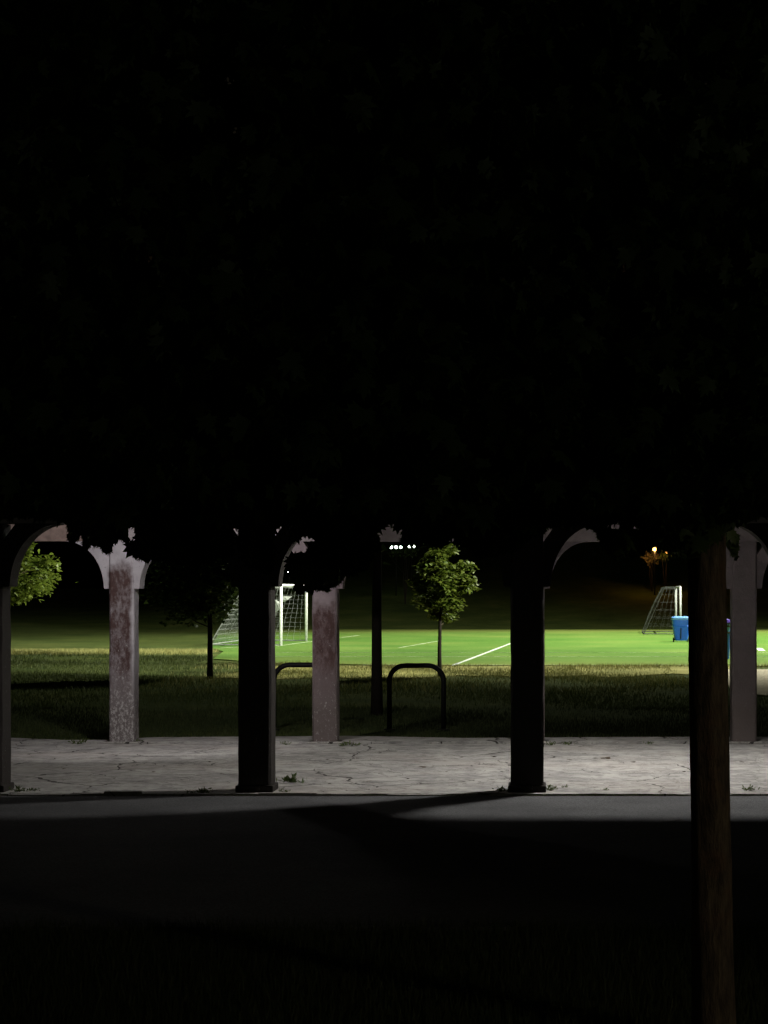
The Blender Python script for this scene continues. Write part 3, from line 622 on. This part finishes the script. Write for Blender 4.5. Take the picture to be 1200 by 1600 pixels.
# ---------------------------------------------------------------- bins
def bin_():
    b = G(1064, 1003); t = empty('recycling_bin', b, 'squat blue plastic bin with pale lid on the far turf beside the near trunk', 'bin')
    mb = MB(); prof = [(.215, .05), (.235, .10), (.30, .52), (.315, .535), (.32, .56), (.31, .575), (.325, .74), (.325, .78)]
    def rrect(s, z, n=24):
        out = []
        for k in range(n):
            a = 2*math.pi*k/n; e = 0.45; c = math.cos(a); d = math.sin(a)
            out.append(mb.bm.verts.new((s*math.copysign(abs(c)**e, c), s*.9*math.copysign(abs(d)**e, d), z)))
        return out
    rg = [rrect(s, z) for s, z in prof]
    for p, q in zip(rg, rg[1:]):
        for k in range(24): mb.bm.faces.new((p[k], p[(k+1) % 24], q[(k+1) % 24], q[k]))
    mb.bm.faces.new(rg[0][::-1]); mb.bm.faces.new(rg[-1]); mb.build('body', M['blue'], t)
    mb = MB(); rg = [rrect(s, z) for s, z in [(.335, .782), (.345, .80), (.345, .85), (.32, .885), (.2, .905)]]
    for p, q in zip(rg, rg[1:]):
        for k in range(24): mb.bm.faces.new((p[k], p[(k+1) % 24], q[(k+1) % 24], q[k]))
    mb.bm.faces.new(rg[0][::-1]); mb.bm.faces.new(rg[-1]); mb.build('lid', M['lidb'], t)
    for xx in (-.02,): MB().box(xx-.014, xx+.014, -.31, -.24, .12, .50, .004).build('ridge', M['dark'], t)
    MB().tube([(-.25, .33, .74), (-.25, .37, .78), (.25, .37, .78), (.25, .33, .74)], .015, 8).build('handle', M['dark'], t)
    for s in (-1, 1): MB().tube([(s*.22, .2, .075), (s*.27, .2, .075)], .075, 16).build('wheel', M['dark'], t)
bin_()
b = G(1123, 1030); t = empty('blue_barrel', b, 'tall blue barrel with purple lid and dark bands, seen right of the near trunk', 'barrel')
MB().lathe([(.25, 0), (.27, .02), (.29, .35), (.30, .72)], 28).build('body', M['blue'], t, loc=(0, 0, 0))
for z in (.665, .83): MB().lathe([(.306, z), (.312, z+.01), (.312, z+.035), (.306, z+.045)], 28).build('band', M['dark'], t)
MB().lathe([(.30, .722), (.30, .90)], 28).build('rim', M['lidb'], t)
MB().lathe([(.31, .902), (.315, .95), (.29, 1.02), (.12, 1.06), (.05, 1.09)], 28).build('lid', M['purple'], t)

# ---------------------------------------------------------------- distant lamps on the hill, orange-lit hut
def far_lamp(px, py, Y, mat, rad, label, n=1, zg=None):
    p = P(px, py, Y); zg = terrain_z(p.x, Y)-0.1; t = empty('street_lamp', (p.x, Y, zg), label, 'street lamp', 'lit lamps far off')
    h = max(0.5, p.z-zg); MB().tube([(0, 0, 0), (0, 0, h)], .035, 8).build('pole', M['iron'], t)
    for k in range(n):
        x = (k-(n-1)/2)*rad*3.4
        MB().box(x-rad*1.2, x+rad*1.2, -.02, rad*1.5, h-rad*.9, h+rad*1.1, .01).build('lamp_head', M['steel'], t)
        MB().tube([(x, -.10, h), (x, -.021, h)], [rad*.8, rad], 14).build('lens', mat, t)
far_lamp(258.5, 855, 104, M['lamp_d'], .075, 'small white lamp shining far off between the left trees')
far_lamp(619, 855, 104, M['lamp_g'], .085, 'greenish white row of three lamps on the hill above the hoop rack', 3)
far_lamp(643, 854, 106, M['lamp_g'], .075, 'greenish white lamp pair beside the young tree crown on the hill', 2)
far_lamp(451.5, 893, 100, M['lamp_w'], .07, 'tiny white lamp above the goal net')
far_lamp(1023, 858, 104, M['lamp_o'], .10, 'orange lamp on the hill shining through the leaves')
far_lamp(1041, 863, 106, M['lamp_o'], .08, 'smaller orange lamp right of the brighter orange one')
def shrub(px, py, Y, rx, rz, n, ls, label, seed, mat='leaf'):
    p = P(px, py, Y); zg = terrain_z(p.x, Y)-0.05; t = empty('shrub', (p.x, Y, zg), label, 'shrub', 'shrubs on the hill'); r = np.random.default_rng(seed); h = p.z-zg
    mb = MB()
    for k in range(6): mb.tube([(0, 0, 0), (r.normal(0, .1), r.normal(0, .1), h*.5), (r.normal(0, rx*.5), r.normal(0, rx*.4), h)], [.03, .02, .01], 5)
    mb.build('stems', M['bark_unlit'], t)
    pos = r.normal(0, 1, (n, 3))*np.array([rx, rx*.6, rz])*.55; pos[:, 2] += h
    d = r.normal(0, 1, (n, 3)); nr = r.normal(0, 1, (n, 3)); o = link('foliage', leaves_mesh('foliage', pos, d, nr, r.uniform(.7, 1.2, n)*ls, LEAF_S), M[mat], t); o['kind'] = 'stuff'
shrub(1019, 871, 105.2, .40, .32, 420, .13, 'leafy shrub glowing orange under the lamp on the hill', 4, 'litter_o')
shrub(633, 862, 101, .85, .30, 330, .10, 'dark shrub in front of the two greenish lamps', 6)
shrub(1041, 868, 104.5, .30, .30, 200, .12, 'small shrub under the smaller orange lamp', 7)
light('orange_lamp', 'POINT', (P(1023, 0, 103.6).x, 103.9, P(0, 862, 103.9).z), None, 90, (1, .45, .12), size=.1)

# ---------------------------------------------------------------- weeds and litter
def weed(px, py, s, n, seed, label, z=0.0):
    r = np.random.default_rng(seed); b = G(px, py, z); t = None
    pos = np.zeros((n, 3)); pos[:, 0] = r.normal(0, s*.55, n); pos[:, 1] = r.normal(0, s*.18, n); pos[:, 2] = np.abs(r.normal(0, s*.25, n))
    d = np.column_stack([r.normal(0, 1, n), r.normal(0, .7, n), r.uniform(.2, 1.4, n)]); nr = r.normal(0, 1, (n, 3))
    sh = np.array([(0, 0), (.10, .3), (.12, .6), (0, 1), (-.12, .6), (-.10, .3)], np.float32)
    o = link('weed_clump', leaves_mesh('weed_clump', pos, d, nr, r.uniform(.35, .9, n)*s, sh), M['weed'], loc=tuple(b)); tag(o, label, 'weed', 'weeds in the floor joints')
for i, w in enumerate([(455, 1224, .085, 70, 'broad green weed right of the foot of the dark left post'), (443, 1238, .04, 34, 'small weed at the joint under the broad weed'),
    (30, 1238, .06, 60, 'weed tuft against the foot of the leftmost post'), (52, 1237, .045, 40, 'low weed just right of the leftmost post tuft'), (318, 1239, .05, 60, 'dark weed at the joint left of the second post'),
    (300, 1240, .035, 30, 'little weed left of the dark joint weed'), (858, 1235, .055, 50, 'grassy tuft at the right foot of the third post'), (883, 1231, .03, 24, 'lone sprout right of the third post tuft'),
    (786, 1238, .05, 60, 'dark tuft at the left foot of the third post'), (541, 1166, .07, 46, 'dark weed right of the maroon rear post'), (556, 1166, .05, 30, 'low weed trailing right of the rear weed'),
    (861, 1165, .06, 34, 'rear joint sprout behind the third post'), (885, 1164, .05, 40, 'low growth in the rear joint right of the third post'), (945, 1235, .03, 26, 'tiny sprout on the front joint in the right bay'),
    (1170, 1236, .055, 44, 'weed in the front joint right of the near trunk'), (120, 1163, .07, 44, 'low weeds at the rear edge left of the peeling post'), (215, 1161, .05, 30, 'small weed right of the peeling post foot'),
    (446, 1164, .05, 30, 'weed in the rear joint left of the maroon post'), (1013, 1163, .045, 24, 'small dark sprout in the rear joint of the right bay')]):
    weed(w[0], w[1], w[2], w[3], 50+i, w[4], 0.012)
g = None
rl = random.Random(5); mel = leaves_mesh('fallen_leaf', np.zeros((1, 3)), np.array([[0, 1., 0]]), np.array([[0, 0, 1.]]), np.ones(1), LEAF_S); mel.materials.append(M['litter'])
k = 0
for px, py, s in [(938, 1184, .12), (946, 1185, .10), (930, 1184, .09), (915, 1177, .06), (890, 1186, .07), (993, 1190, .05), (556, 1184, .06), (512, 1186, .06), (650, 1190, .05), (666, 1198, .08), (640, 1216, .05), (574, 1220, .06), (513, 1224, .05), (776, 1182, .07), (700, 1205, .04), (240, 1205, .05), (180, 1215, .05), (100, 1200, .05), (345, 1208, .06), (1070, 1205, .05), (1160, 1190, .06), (1180, 1215, .05), (860, 1209, .06), (1056, 1222, .04), (330, 1190, .04)]:
    o = bpy.data.objects.new('fallen_leaf', mel); C.objects.link(o); o.location = G(px, py, .018); o.scale = (s, s, s); o.rotation_euler = (rl.uniform(-.2, .2), rl.uniform(-.2, .2), rl.uniform(0, 6.3))
    tag(o, 'dark dead leaf lying on the pale concrete floor of the pavilion', 'leaf', 'dead leaves on the pavilion floor')

# ---------------------------------------------------------------- floodlights of the playing field, street light behind the camera (outside the frame)
def flood_pole(loc, label, spots):
    t = empty('floodlight_pole', (loc[0], loc[1], 0), label, 'floodlight', 'floodlights of the playing field')
    MB().tube([(0, 0, 0), (0, 0, loc[2])], [.16, .09], 12).build('pole', M['steel'], t)
    for k, (tx, ty, pw, cone, bl) in enumerate(spots):
        o = light('floodlight', 'SPOT', loc, (tx, ty, 0), pw, (1.0, 1.0, 0.84), size=.18, cone=cone, blend=bl)
        MB().box(-.3, .3, -.05, .25, -.25, .25, .02).build('lamp_head', M['steel'], t, loc=((k-.5)*.8, .3, loc[2]+.5))
flood_pole((19, 64, 30), 'tall steel floodlight mast right of the playing field', [(10, 61.5, 200000, 82, .42), (2, 63, 100000, 109, 1.0)])
flood_pole((13, 30, 9), 'low floodlight pole out of view at the near right, with added spots on trees and goals', [(-6.3, 38.8, 50000, 13, .6), (-26, 59.5, 3000, 12, .6), (-12, 63, 9000, 24, .8), (4, 64, 26000, 24, .8), (-22, 74, 110000, 17, .5), (-16.5, 57.5, 140000, 13, .6)])  # narrow spots added to brighten single trees, goals, bins and left grass
t = empty('street_lamp', (7, 0.5, 0), 'warm street lamp on a steel pole beside the path behind the camera', 'street lamp', 'lit lamps')
MB().tube([(0, 0, 0), (0, 0, 3.45)], .06, 10).build('pole', M['steel'], t)
MB().lathe([(.2, 3.45), (.16, 3.57), (.03, 3.65)], 16).build('lamp_head', M['steel'], t)
light('camera_side_light', 'SPOT', (7, 0.5, 3.3), (0.62, 6.55, 0.7), 480, (1, .84, .62), size=.12, cone=22, blend=.9)
light('camera_side_light', 'POINT', (7, 0.5, 3.25), None, 75, (.92, 1, .60), size=.12)  # greenish fill added to lift the dark crown
